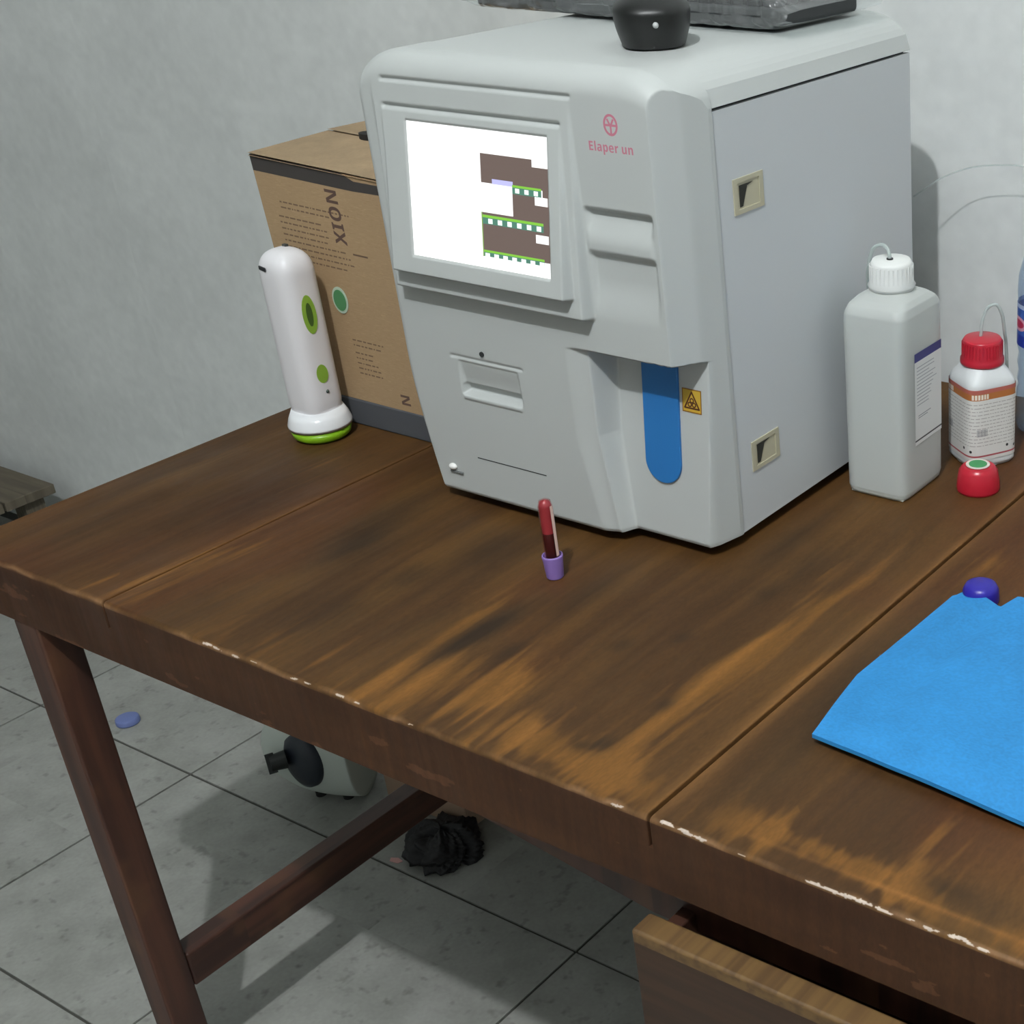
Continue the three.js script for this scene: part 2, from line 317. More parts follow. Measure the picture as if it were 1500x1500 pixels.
  // housing and top cover behind the shell, parted by a narrow gap
  const outline = (y0, ins, top) => {
    const s = new THREE.Shape(); s.moveTo(XL + ins, y0); s.lineTo(XR - ins, y0);
    if (!top) { s.lineTo(XR - ins, 1.1195); s.lineTo(XL + ins, 1.1195); }
    else for (let k = 0; k <= 80; k++) { const x = lerp(XR - ins, XL + ins, k / 80), e = lerp(XR, XL, k / 80); s.lineTo(x, ytop(e) - ins); }
    s.closePath(); return s;
  };
  const ext = (s, z0, z1) => new THREE.ExtrudeGeometry(s, { depth: z1 - z0, bevelEnabled: false, curveSegments: 12 }).translate(0, 0, z0);
  part(t, 'housing', ext(outline(YB, .0012, false), -1.29, ZS - .0015), shellSide);
  part(t, 'top_cover', ext(outline(1.1222, .0006, true), -1.29, ZS - .0012), shellMat);
  part(t, 'chassis', box(XL + .006, XR - .006, YB + .004, 1.135, -1.286, ZS + .001), darkGap, 'dark inner frame');
  for (const [x, z] of [[XL + .035, -.955], [XR - .035, -.985], [XL + .035, -1.25], [XR - .035, -1.25]])
    part(t, 'foot', new THREE.CylinderGeometry(.016, .015, .014, 20).translate(x, T + .007, z), std(0x151515, .8), 'black rubber foot');

  // screen, tilted with its bezel
  const sz = (x, y) => ZF + .013 * (1.134 - y) / .189 + .0115 * (1.111 - y) / .148 - .0012;
  const sx0 = -1.0428, sx1 = -.8772, sy0 = .9832, sy1 = 1.0998;
  const scrTex = canvasTex(1024, 720, (g, w, h) => {
    g.fillStyle = '#fdfefe'; g.fillRect(0, 0, w, h);
    const br = '#685a54', gr = '#7fc043';
    const X = 545, Wd = w - X - 18;
    g.fillStyle = br; g.fillRect(X, 120, Wd + 18, 150);
    g.fillStyle = '#b9b9ee'; g.fillRect(X + 80, 246, 150, 26);
    g.fillStyle = gr; g.fillRect(X + 225, 262, 205, 12);
    g.fillStyle = '#4f7d6c'; g.fillRect(X + 225, 274, 205, 34);
    g.fillStyle = br; g.fillRect(X + 225, 308, 254, 130);
    g.fillRect(X, 425, 230, 24); g.fillStyle = gr; g.fillRect(X, 438, 440, 14); g.fillStyle = '#4f7d6c'; g.fillRect(X, 452, 440, 34);
    g.fillStyle = br; g.fillRect(X, 486, Wd + 18, 150); g.fillStyle = gr; g.fillRect(X, 624, 440, 12);
    g.fillStyle = '#4f7d6c'; g.fillRect(X, 636, 440, 22);
    g.fillStyle = '#f4fffa';
    for (let i = 0; i < 3; i++) g.fillRect(X + 245 + i * 66, 278, 30, 24);
    for (let i = 0; i < 6; i++) g.fillRect(X + 40 + i * 70, 456, 32, 26);
    for (let i = 0; i < 7; i++) g.fillRect(X + 8 + i * 66, 640, 34, 22);
    g.fillStyle = br; g.fillRect(w - 40, 120, 40, 520);
    g.fillStyle = '#fdfefe'; g.fillRect(w - 110, 40, 110, 118); g.fillRect(w - 96, 306, 90, 44); g.fillRect(w - 96, 500, 90, 44); g.fillRect(X, 660, w, 60);
    g.fillStyle = '#7a9a50'; g.fillRect(X - 8, 425, 8, 235);
  });
  const scr = part(t, 'screen', quadGeo([sx0, sy0, sz(0, sy0)], [sx1, sy0, sz(0, sy0)], [sx1, sy1, sz(0, sy1)], [sx0, sy1, sz(0, sy1)]),
    std(0x000000, .35, { emissive: 0xffffff, emissiveMap: scrTex, emissiveIntensity: 1.25 }), 'lit white screen with dark chart panels');
  { const l = new THREE.RectAreaLight(0xf4faff, .9, sx1 - sx0, sy1 - sy0); l.name = 'screen_light';
    const c = V((sx0 + sx1) / 2, (sy0 + sy1) / 2, sz(0, (sy0 + sy1) / 2)), n = V(0, sz(0, sy0) - sz(0, sy1), sy1 - sy0).normalize();
    scene.add(l); l.position.copy(c.clone().addScaledVector(n, .003)); l.lookAt(c.clone().addScaledVector(n, 1)); t.attach(l); }

  // printed emblem and name, pink
  const pinkTex = canvasTex(512, 320, (g, w, h) => {
    g.fillStyle = '#babebc'; g.fillRect(0, 0, w, h);
    g.strokeStyle = g.fillStyle = '#c4788a';
    g.lineWidth = 16; g.beginPath(); g.ellipse(w / 2 + 18, 82, 52, 62, 0, 0, 7); g.stroke();
    g.lineWidth = 15; g.beginPath(); g.moveTo(w / 2 - 8, 44); g.lineTo(w / 2 + 18, 90); g.lineTo(w / 2 + 44, 44); g.moveTo(w / 2 + 18, 90); g.lineTo(w / 2 + 18, 140); g.moveTo(w / 2 - 26, 84); g.lineTo(w / 2 + 62, 84); g.stroke();
    g.font = 'bold 84px sans-serif'; g.textAlign = 'center'; g.fillText('Elaper un', w / 2, 258);
  });
  const lg = gridGeo(8, 8, (u, v) => { const x = lerp(-.842, -.778, u), y = lerp(1.0855, 1.1255, v); return [x, y, zf(x, y) + .00012]; });
  part(t, 'emblem', lg, std(0xffffff, .45, { map: pinkTex }), 'pink round emblem above a pink name');

  // blue guard in the sampling bay
  { const s = new THREE.Shape(); const a = -.829, b = -.7895, r = (b - a) / 2, yb = .789;
    s.moveTo(a, .9128); s.lineTo(a, yb + r); s.absarc((a + b) / 2, yb + r, r, Math.PI, Math.PI * 2, false); s.lineTo(b, .9128); s.closePath();
    const g = new THREE.ExtrudeGeometry(s, { depth: .003, bevelEnabled: true, bevelSize: .0008, bevelThickness: .0008, bevelSegments: 2, curveSegments: 20 });
    const p = g.attributes.position; for (let i = 0; i < p.count; i++) p.setZ(i, p.getZ(i) + ZF - lerp(.019, .033, (p.getY(i) - .733) / .17) - .0015);
    g.computeVertexNormals();
    part(t, 'guard_strip', g, std(0x2a72b4, .35), 'blue rounded guard strip'); }
  // warning sticker
  const hazTex = canvasTex(128, 128, (g) => {
    g.fillStyle = '#c8a53a'; g.fillRect(0, 0, 128, 128); g.strokeStyle = '#8a5a18'; g.lineWidth = 6; g.strokeRect(3, 3, 122, 122);
    g.strokeStyle = g.fillStyle = '#4a2410'; g.lineWidth = 9; g.lineJoin = 'round'; g.beginPath(); g.moveTo(64, 16); g.lineTo(112, 104); g.lineTo(16, 104); g.closePath(); g.stroke();
    g.lineWidth = 7; for (const [x, y] of [[64, 62], [50, 84], [78, 84]]) { g.beginPath(); g.arc(x, y, 11, 0, 7); g.stroke(); }
  });
  { const q = [[-.7855, .8615], [-.7640, .8615], [-.7640, .8835], [-.7855, .8835]].map(([x, y]) => [x, y, zf(Math.min(x, -.77), y) + .0004]);
    part(t, 'warning_sticker', quadGeo(...q), std(0xffffff, .5, { map: hazTex }), 'yellow biohazard warning sticker'); }
  // small fittings on the front
  part(t, 'peg_hole', new THREE.CylinderGeometry(.0026, .0026, .002, 14).rotateX(Math.PI / 2).translate(-.997, .8887, ZF + .0002), darkGap, 'small black hole');
  { const g = new THREE.SphereGeometry(.0042, 16, 10).scale(1.2, .8, .8).translate(-1.0626, .7600, ZF + .001); part(t, 'indicator', g, std(0xf2f2ee, .12), 'small glossy indicator'); }
  part(t, 'slot', box(-1.026, -.936, .7762, .7772, ZF - .001, ZF + .0002), darkGap, 'fine dark strip coloured as the shade in a slot');  // flush dark strip; its colour stands in for the shade inside a slot
  part(t, 'indicator_rim', rbox(-1.067, -1.050, .7535, .7555, ZF - .001, ZF + .0018, .0006), std(0x6a6d6c, .5));
  // two sunken latches in the side panel
  for (const [y0, y1] of [[1.0286, 1.0594], [.788, .8175]]) {
    const x = XR - .0012, z0 = -1.0315, z1 = -.9880;
    const beige = std(0xb9b49b, .55);
    const cup = mergeGeometries([box(x - .004, x + .0010, y1 - .004, y1, z0, z1), box(x - .004, x + .0010, y0, y0 + .004, z0, z1), box(x - .004, x + .0010, y0 + .004, y1 - .004, z0, z0 + .006), box(x - .004, x + .0010, y0 + .004, y1 - .004, z1 - .006, z1), box(x - .004, x + .0002, y0 + .004, y1 - .004, z0 + .006, z1 - .006)]);
    const l = part(t, 'latch', cup, beige, 'beige square latch');
    const s = new THREE.Shape(); s.moveTo(0, 0); s.lineTo(.004, 0); s.lineTo(.0115, .0165); s.lineTo(.020, .0185); s.lineTo(0, .0185); s.closePath();
    part(l, 'finger_opening', new THREE.ExtrudeGeometry(s, { depth: .0006, bevelEnabled: false }).rotateY(Math.PI / 2).translate(x + .0001, y0 + .0058, z1 - .0085), std(0x2a2a22, .8), 'dark wedge-shaped opening');
  }
}

// ---------------------------------------------------------------- keyboard in a bag and mouse on the analyser
{
  const KT = 1.1575;
  const t = thing('keyboard', 'black keyboard lying on the analyser inside a clear bag', 'keyboard', [-.975, KT, -1.205]);
  const turn = (g) => g.translate(.975, 0, 1.22).rotateY(-.045).translate(-.975, 0, -1.202);
  part(t, 'body', turn(rbox(-1.178, -.790, KT + .002, KT + .020, -1.283, -1.150, .006, 3)), std(0x2c2e2f, .5));
  const km = std(0x232527, .55), kg = rbox(-.0075, .0075, 0, .006, -.0075, .0075, .0018, 1);
  for (let r = 0; r < 6; r++) for (let c = 0; c < 20; c++) part(t, 'key', turn(kg.clone().translate(-1.166 + c * .0191, KT + .0195, -1.167 - r * .0195)), km);
  part(t, 'plastic_sleeve', turn(gridGeo(240, 96, (u, v) => {
    const a = v * Math.PI * 2, x = lerp(-1.200, -.768, u), e = Math.min(1, Math.sin(Math.PI * u) * 5);
    const fold = (k) => { const q = fbm(u * 13 + v * 3 + k, v * 5 - u * 6, 3, 21); return 1 - Math.abs(q - .5) * 6; };
    const cr = Math.max(-.3, fold(0)), c2 = Math.max(-.3, fold(9));
    const sx = Math.sign(Math.cos(a)) * Math.pow(Math.abs(Math.cos(a)), .4), sy = Math.sign(Math.sin(a)) * Math.pow(Math.abs(Math.sin(a)), .5);
    const z = -1.2165 + sx * (.0735 + .007 * c2), y = KT + .0145 + sy * (.0137 * (.4 + .6 * e)) + (sy > 0 ? (.010 + .010 * cr) * e : 0);
    return [x, Math.max(KT + .0006, y), z];
  })), phys({ color: 0xf2f5f5, roughness: .1, transmission: .9, thickness: 0, ior: 1.45 }), 'crumpled clear plastic sleeve');
  // mouse, seen from behind
  const mx = -.860, mz = -1.034, m = thing('computer_mouse', 'black computer mouse on top of the analyser', 'mouse', [mx, KT, mz]);
  const g = gridGeo(48, 30, (u, v) => {
    const a = u * Math.PI * 2, h = v, c = Math.cos(a), s = Math.sin(a);
    const sq = Math.pow(Math.pow(Math.abs(c), 2.6) + Math.pow(Math.abs(s), 2.6), -1 / 2.6);
    const prof = h < .60 ? lerp(.82, 1, Math.sin(h / .60 * Math.PI / 2)) : Math.cos((h - .60) / .40 * Math.PI / 2) ** .55;
    const hump = .046 - .012 * sm(0, 1, (s * sq * prof + 1) / 2 < .5 ? 1 - (s * sq * prof + 1) : 0);
    return [c * sq * .0335 * prof, .0006 + h * hump, s * sq * .048 * prof];
  }).rotateY(.68).translate(mx, KT, mz);
  part(m, 'shell', mergeVertices(g), std(0x101211, .42));
  part(m, 'base', lathe([[0, 0], [.027, 0], [.028, .003], [0, .003]], 30, 0, 0, 0).scale(1, 1, 1.45).rotateY(.68).translate(mx, KT, mz), std(0x0c0d0d, .6));
  part(m, 'emblem', new THREE.SphereGeometry(.0026, 12, 8).translate(.003, .021, .0474).rotateY(.68).translate(mx, KT, mz), std(0xb9bcbb, .3), 'small pale dot');  // small pale dot on the rear of the shell
}

// ---------------------------------------------------------------- carton
{
  const t = thing('cardboard_carton', 'tall brown cardboard carton behind the white lantern', 'carton', [-1.26, T + .0325, -1.18]);
  const cardTex = dataTex(512, 512, (u, v) => { const n = fbm(u * 10, v * 4, 4, 3), f = vn(u * 300, v * 40, 9); const k = .92 + (n - .5) * .18 + (f - .5) * .06; return [168 * k, 144 * k, 112 * k]; });
  const card = std(0xffffff, .85, { map: cardTex });
  // front panel with print, 27.5 cm x 29 cm
  const yl = 1.017, yr = 1.004, xb = -1.386, xt = -1.406, xR = -1.114;
  const frontTex = canvasTex(1024, 1080, (g, w, h) => {
    g.fillStyle = '#a58a68'; g.fillRect(0, 0, w, h);
    for (let i = 0; i < 9000; i++) { const x = hsh(i, 1, 1) * w, y = hsh(i, 2, 1) * h, k = hsh(i, 3, 1); g.fillStyle = k > .5 ? 'rgba(196,164,124,.25)' : 'rgba(140,112,80,.22)'; g.fillRect(x, y, 2 + 26 * hsh(i, 4, 1), 2); }
    const ink = '#5f4a3a';
    // small print block: rows too fine to read in the photograph
    const rows = (x, y, n, len, dy, seed) => { g.fillStyle = ink; for (let r = 0; r < n; r++) { let p = x; const end = x + len * (.55 + .45 * hsh(r, seed, 3)); while (p < end) { const wd = 6 + 26 * hsh(r, Math.round(p), seed); g.globalAlpha = .75; g.fillRect(p, y + r * dy, wd, 6); p += wd + 7; } } g.globalAlpha = 1; };
    rows(110, 165, 2, 440, 22, 1); rows(85, 225, 8, 390, 24, 2);
    rows(350, 690, 2, 260, 22, 3); rows(350, 745, 5, 130, 22, 4);
    // upright lettering
    g.save(); g.translate(450, 292); g.rotate(-Math.PI / 2); g.fillStyle = '#58433a'; g.font = 'bold 88px sans-serif'; g.fillText('XION', 0, 0); g.restore();
    g.fillStyle = ink; g.fillRect(470, 318, 80, 7);
    g.save(); g.translate(620, 940); g.rotate(-Math.PI / 2); g.fillStyle = '#58433a'; g.font = 'bold 72px sans-serif'; g.fillText('N', 0, 0); g.restore();
    // black edge band along the top, torn away to the right
    g.fillStyle = '#3d3936'; g.beginPath(); g.moveTo(0, 0); g.lineTo(500, 0); g.lineTo(560, 22); g.lineTo(w, 12); g.lineTo(w, 42); g.lineTo(540, 62); g.lineTo(0, 62); g.fill();
  });
  const zF = -1.0;
  const SL = .0325, v0 = SL / (yl - T);                     // the carton stands on a charcoal slab
  const front = gridGeo(10, 10, (u, q) => { const v = lerp(v0, 1, q); return [lerp(lerp(xb, xt, v), xR, u), lerp(T, lerp(yl, yr, u), v), zF + .0006 * Math.sin(u * 3)]; });
  { const uv = front.attributes.uv; for (let i = 0; i < uv.count; i++) uv.setY(i, lerp(v0, 1, uv.getY(i))); }
  part(t, 'front_panel', front, std(0xffffff, .85, { map: frontTex }), 'printed front of the carton');
  const zB = -1.372;
  const side = (a, b, c, d) => quadGeo(a, b, c, d);
  part(t, 'body', mergeGeometries([
    side([xb, T + SL, zB], [xb, T + SL, zF], [xt, yl, zF], [xt, yl, zB]), side([xR, T + SL, zF], [xR, T + SL, zB], [xR, yr, zB], [xR, yr, zF]),
    side([xR, T + SL, zB], [xb, T + SL, zB], [xt, yl, zB], [xR, yr, zB]), side([xb, T + SL, zB], [xR, T + SL, zB], [xR, T + SL, zF], [xb, T + SL, zF]),
    side([xb, T + SL + .001, zF - .003], [xR, T + SL + .001, zF - .003], [xR, yr - .002, zF - .003], [xt, yl - .002, zF - .003])]), card);
  const flap = (z0, z1, lift0, lift1) => { const g = gridGeo(6, 6, (u, v) => { const z = lerp(z0, z1, v), x = lerp(xt, xR, u); return [x, lerp(yl, yr, u) + lerp(lift0, lift1, v) + .001, z]; });
    const b = g.clone().translate(0, -.003, 0); return mergeGeometries([g, b]); };
  part(t, 'flap', flap(zF + .002, -1.108, .001, .004), card); part(t, 'flap', flap(-1.106, zB, .0055, .001), card);
  const st = part(t, 'round_sticker', new THREE.CylinderGeometry(.0120, .0120, .0006, 28).scale(1, 1, 1.25).rotateX(Math.PI / 2).translate(-1.304, .8695, zF + .0012), std(0xb9cbb8, .5), 'round green sticker with a pale rim');
  part(st, 'sticker_print', new THREE.CylinderGeometry(.0095, .0095, .0006, 28).scale(1, 1, 1.25).rotateX(Math.PI / 2).translate(-1.304, .8695, zF + .0017), std(0x4f8a5a, .5));
  part(t, 'hand_hole', new THREE.CylinderGeometry(.012, .012, .008, 18).scale(1.2, 1, .9).translate(-1.338, 1.021, -1.108), std(0x1c1a18, .8), 'dark hole at the flap seam');
}

single('foam_pad', rbox(-1.392, -1.112, T, T + .032, -1.378, -.9985, .0025, 2), std(0x4b4d52, .75), 'charcoal grey foam pad lying beneath the tall brown carton', 'foam pad', [-1.25, T, -1.19]);

// ---------------------------------------------------------------- rechargeable lantern
{
  const cx = -1.326, cz = -.957, t = thing('lantern', 'white stick lantern on a green-rimmed foot before the carton', 'lantern', [cx, T, cz]);
  const white = std(0xe4e2e4, .4);
  part(t, 'foot', lathe([[0, 0], [.025, 0], [.0305, .004], [.0335, .015], [0, .015]], 36, cx, T, cz), std(0x86b81e, .35), 'green foot');
  part(t, 'collar', lathe([[0, .0145], [.0340, .0145], [.0345, .018], [.032, .026], [.0275, .035], [0, .035]], 36, cx, T, cz), std(0xeceef0, .2));
  const g = gridGeo(48, 40, (u, v) => {
    const a = u * Math.PI * 2, c = Math.cos(a), s = Math.sin(a), n = 3.0, q = Math.pow(Math.abs(c) ** n + Math.abs(s) ** n, -1 / n);
    const w = v < .55 ? 0 : Math.sin((v - .55) / .45 * Math.PI / 2), y = T + .030 + (v < .55 ? v / .55 * .158 : .158 + .027 * w);
    const k = Math.pow(Math.max(0, 1 - w ** 2.4), 1 / 2.4), b = v < .05 ? lerp(.92, 1, v / .05) : 1;
    return [cx + c * q * .0255 * k * b, y, cz + s * q * .0240 * k * b];
  });
  part(t, 'lamp_body', mergeVertices(g), white);
  part(t, 'switch', rbox(-.003, .003, -.001, .0035, -.0022, .0022, .0008).translate(cx - .002, T + .2135, cz - .006), std(0x3a3c3a, .5), 'small dark switch');
  part(t, 'socket', rbox(-.0072, .0072, -.0022, .0022, -.001, .001, .0008).rotateY(-.25).translate(cx - .008, T + .197, cz + .0232), std(0x26282a, .6), 'black socket slot');
  const oval = (x, y, rx, ry, mat, name, lab) => part(t, name, new THREE.CylinderGeometry(1, 1, .0012, 26).scale(rx, 1, ry).rotateX(Math.PI / 2).rotateY(1.45).translate(x, y, cz + .003), mat, lab);
  const green = std(0x86ab3c, .4);
  oval(cx + .0253, T + .146, .0080, .0215, green, 'decal', 'green oval decal');
  oval(cx + .0257, T + .146, .0035, .013, std(0x3f5a22, .5), 'decal_print', 'dark green lettering');
  oval(cx + .0253, T + .079, .0068, .0105, green, 'decal', 'smaller green oval decal');
  part(t, 'charge_light', new THREE.SphereGeometry(.0022, 12, 8).translate(cx + .0250, T + .058, cz + .001), std(0x3d4a46, .4), 'dark charge light');
}

// ---------------------------------------------------------------- blood tube
{
  const cx = -.866, cz = -.832, t = thing('blood_tube', 'glass blood tube standing upside down on a purple cap', 'blood tube', [cx, T, cz]);
  part(t, 'cap', lathe([[0, 0], [.0068, 0], [.0078, .0012], [.0090, .017], [.0096, .0215], [.0093, .0232], [.0079, .0232], [.0076, .018], [0, .018]], 28, cx, T, cz), std(0x8a6fb4, .45), 'purple cap');
  part(t, 'blood', lathe([[0, .0185], [.0058, .0185], [.0058, .046], [0, .0455]], 24, cx, T, cz), std(0x3a0f10, .3), 'dark blood above the cap');
  part(t, 'blood_film', lathe([[.0058, .046], [.0058, .072], [.0045, .0765], [0, .0785]], 24, cx, T, cz), std(0x963a42, .45), 'thin red film');
  part(t, 'glass', lathe([[.0067, .0185], [.0067, .072], [.0052, .0775], [0, .0800]], 28, cx, T, cz), phys({ color: 0xffe6e6, roughness: .05, transmission: 1, thickness: 0, ior: 1.45 }));
  const g = new THREE.CylinderGeometry(.00695, .00695, .050, 14, 1, true, 1.40, .55).translate(cx, T + .0485, cz);
  part(t, 'paper_label', g, std(0xe6c8bc, .7, { side: THREE.DoubleSide }), 'narrow pale label strip');
}

// ---------------------------------------------------------------- reagent jug
const clearTube = phys({ color: 0xdde5e3, roughness: .25, transmission: .55, thickness: 0, ior: 1.4 });
{
  const x0 = -.727, x1 = -.6625, z0 = -1.192, z1 = -1.1135, cx = (x0 + x1) / 2, cz = (z0 + z1) / 2, t = thing('reagent_jug', 'milky square plastic jug with a white screw cap', 'jug', [cx, T, cz]);
  const prof = [[0, .90], [.003, .97], [.008, 1], [.177, 1], [.187, .985], [.195, .93], [.200, .82], [.204, .64], [.208, .46]];
  const n = prof.length - 1, hx = (x1 - x0) / 2 + .002, hz = (z1 - z0) / 2 + .002;
  const g = gridGeo(64, 60, (u, v) => {
    const f = v * n, i = Math.min(n - 1, Math.floor(f)), k = f - i, y = lerp(prof[i][0], prof[i + 1][0], k), s = lerp(prof[i][1], prof[i + 1][1], k);
    const a = u * Math.PI * 2, c = Math.cos(a), sn = Math.sin(a), p = lerp(9, 2.2, sm(.188, .208, y)), q = Math.pow(Math.abs(c) ** p + Math.abs(sn) ** p, -1 / p);
    return [cx + c * q * hx * s, T + .0005 + y, cz + sn * q * lerp(hz, hx, sm(.188, .208, y)) * s];
  });
  const milk = phys({ color: 0xe3e7e4, roughness: .38, transmission: .42, thickness: 0, ior: 1.3 });
  part(t, 'container', mergeVertices(g), milk);
  part(t, 'liquid', rbox(x0 + .003, x1 - .003, T + .0035, T + .163, z0 + .003, z1 - .003, .006, 3), std(0xb9c0bd, .5), 'clear reagent filling the jug');
  part(t, 'jug_base', rbox(x0 + .002, x1 - .002, T + .0005, T + .003, z0 + .002, z1 - .002, .001), std(0xd7d8d0, .6));
  const capM = std(0xe3e5e2, .5);
  const cap = part(t, 'screw_cap', lathe([[.0125, .206], [.0215, .206], [.0232, .210], [.0215, .213], [.0205, .230], [.018, .2345], [0, .2355]], 40, cx, T, cz), capM);
  const ribs = []; for (let i = 0; i < 30; i++) { const a = i / 30 * Math.PI * 2; ribs.push(box(-.0008, .0008, .2135, .2295, -.0006, .0007).translate(0, 0, .0207).rotateY(a).translate(cx, T, cz)); }
  part(cap, 'grip_ribs', mergeGeometries(ribs), capM);
  part(cap, 'tube_port', lathe([[0, 0], [.0032, 0], [.0032, .0012], [0, .0012]], 16, cx + .001, T + .2352, cz + .004), darkGap, 'dark tube port');
  // label on the side facing the room
  const lab = canvasTex(512, 1024, (q, w, h) => {
    q.fillStyle = '#dfe1e0'; q.fillRect(0, 0, w, h);
    q.fillStyle = '#3a3f7c'; q.fillRect(0, 0, w, 96);
    q.fillStyle = '#9a9ea4'; for (let i = 0; i < 12; i++) q.fillRect(40, 160 + i * 38, 200 + 180 * hsh(i, 2, 4), 9);
    q.fillStyle = '#8b9096'; q.fillRect(60, 700, 240, 10); q.fillRect(60, 724, 180, 10);
    q.fillStyle = '#3c3c42'; q.fillRect(0, 968, w, 18);
  });
  const X = cx + hx + .0005;
  part(t, 'label', quadGeo([X, T + .055, z1 - .021], [X, T + .055, z0 + .005], [X, T + .150, z0 + .005], [X, T + .150, z1 - .021]), std(0xffffff, .5, { map: lab }), 'white label with a purple header bar');
  // suction line
  part(t, 'suction_tube', tube([V(cx + .001, T + .2345, cz + .004), V(cx - .001, T + .243, cz + .003), V(cx - .009, T + .247, cz), V(cx - .021, T + .241, cz - .002), V(cx - .0275, T + .222, cz - .003), V(cx - .034, T + .200, cz - .012), V(cx - .038, T + .16, cz - .03), V(cx - .040, T + .09, cz - .05), V(cx - .040, T + .055, cz - .09)], .0019, 60), clearTube, 'thin clear tube');
}

// ---------------------------------------------------------------- red-capped bottle, loose red cap, water bottle
const red = std(0xb81f32, .28);
{
  const cx = -.648, cz = -1.252, t = thing('reagent_bottle', 'white square bottle with a red cap and orange-banded label', 'bottle', [cx, T, cz]);
  const h = .0285, H = .112, rot = .99;
  const sec = (p0) => (u, v) => {
    const y = v < .06 ? v / .06 * .004 : v < .8 ? lerp(.004, .094, (v - .06) / .74) : lerp(.094, H, (v - .8) / .2);
    const s = v < .06 ? lerp(.9, 1, v / .06) : y < .088 ? 1 : lerp(1, .66, sm(.088, H, y));
    const a = u * Math.PI * 2, c = Math.cos(a), n = Math.sin(a), p = lerp(5, 2, sm(.085, H, y)), q = Math.pow(Math.abs(c) ** p + Math.abs(n) ** p, -1 / p);
    const X = c * q * h * s, Z = n * q * h * s;
    return [cx + X * Math.cos(rot) + Z * Math.sin(rot), T + .0005 + y, cz - X * Math.sin(rot) + Z * Math.cos(rot)];
  };
  part(t, 'container', mergeVertices(gridGeo(64, 50, sec())), std(0xd6d9da, .45));
  part(t, 'bottle_base', lathe([[0, 0], [.027, 0], [.027, .001], [0, .001]], 24, cx, T + .0005, cz), std(0xc8c8c4, .6));
  const lab = canvasTex(2048, 700, (g, w, hh) => {
    g.fillStyle = '#dddcd8'; g.fillRect(0, 0, w, hh);
    g.fillStyle = '#b5655a'; g.fillRect(0, 0, w, 40); g.fillStyle = '#b4703c'; g.fillRect(0, 40, w, 62);
    g.fillStyle = '#a8a4a0';
    for (let r = 0; r < 13; r++) { let p = 20; while (p < w) { const wd = 8 + 60 * hsh(r, p | 0, 8); g.fillRect(p, 140 + r * 34, wd, 7); p += wd + 12; } }
    g.fillStyle = '#efe6d8'; for (let k = 0; k < 4; k++) for (let i = 0; i < 6; i++) g.fillRect(k * 512 + 250 + i * 30, 46, 21, 48);
    g.fillStyle = '#7d7f82'; for (let k = 0; k < 4; k++) { for (let i = 0; i < 16; i++) g.fillRect(k * 512 + 300 + i * 7, 390, 2 + 3 * hsh(i, 3, 5), 70); g.fillStyle = '#2b2b2b'; g.beginPath(); g.arc(k * 512 + 150, 590, 14, 0, 7); g.arc(k * 512 + 240, 610, 14, 0, 7); g.fill(); g.fillStyle = '#7d7f82'; }
    g.fillStyle = '#b0545a'; g.fillRect(0, 650, w, 16);
  });
  const lg = gridGeo(96, 4, (u, v) => { const p = sec()(u, .5); const y = T + lerp(.010, .088, v); const dx = p[0] - cx, dz = p[2] - cz, k = 1 + .0006 / Math.hypot(dx, dz); return [cx + dx * k, y, cz + dz * k]; });
  { const uv = lg.attributes.uv; for (let i = 0; i < uv.count; i++) uv.setX(i, 1 - uv.getX(i)); }
  part(t, 'label', lg, std(0xffffff, .5, { map: lab }), 'white label with orange band and fine print');
  const cap = part(t, 'cap', lathe([[.014, .106], [.0222, .106], [.0228, .108], [.0226, .112], [.0212, .114], [.0205, .130], [.0185, .133], [0, .134]], 40, cx, T, cz), red, 'red screw cap');
  const ribs = []; for (let i = 0; i < 36; i++) ribs.push(box(-.0006, .0006, .115, .129, -.0005, .0006).translate(0, 0, .0207).rotateY(i / 36 * Math.PI * 2).translate(cx, T, cz));
  part(cap, 'grip_ribs', mergeGeometries(ribs), red);
  part(t, 'reagent_line', tube([V(cx - .002, T + .133, cz), V(cx - .001, T + .150, cz - .002), V(cx + .003, T + .163, cz - .006), V(cx + .010, T + .166, cz - .010), V(cx + .0145, T + .156, cz - .014), V(cx + .015, T + .135, cz - .020), V(cx + .012, T + .118, cz - .030), V(cx + .008, T + .08, cz - .042)], .0018, 60), clearTube, 'thin clear tube');
}
{
  const cx = -.614, cz = -1.180, t = thing('loose_cap', 'loose red screw cap with a green sticker on the tabletop', 'cap', [cx, T, cz]);
  part(t, 'shell', lathe([[.0195, 0], [.0215, 0], [.0222, .003], [.0216, .010], [.0198, .021], [.0165, .0255], [.0145, .0262], [0, .0268]], 44, cx, T, cz), red);
  const st = part(t, 'sticker', new THREE.CylinderGeometry(.0122, .0122, .0006, 30).translate(cx - .0005, T + .0272, cz), std(0xd8cfc6, .5), 'pale round sticker');
  part(st, 'sticker_print', new THREE.CylinderGeometry(.0092, .0092, .0006, 30).translate(cx - .0005, T + .0276, cz), std(0x3f8f56, .5), 'green centre');
}
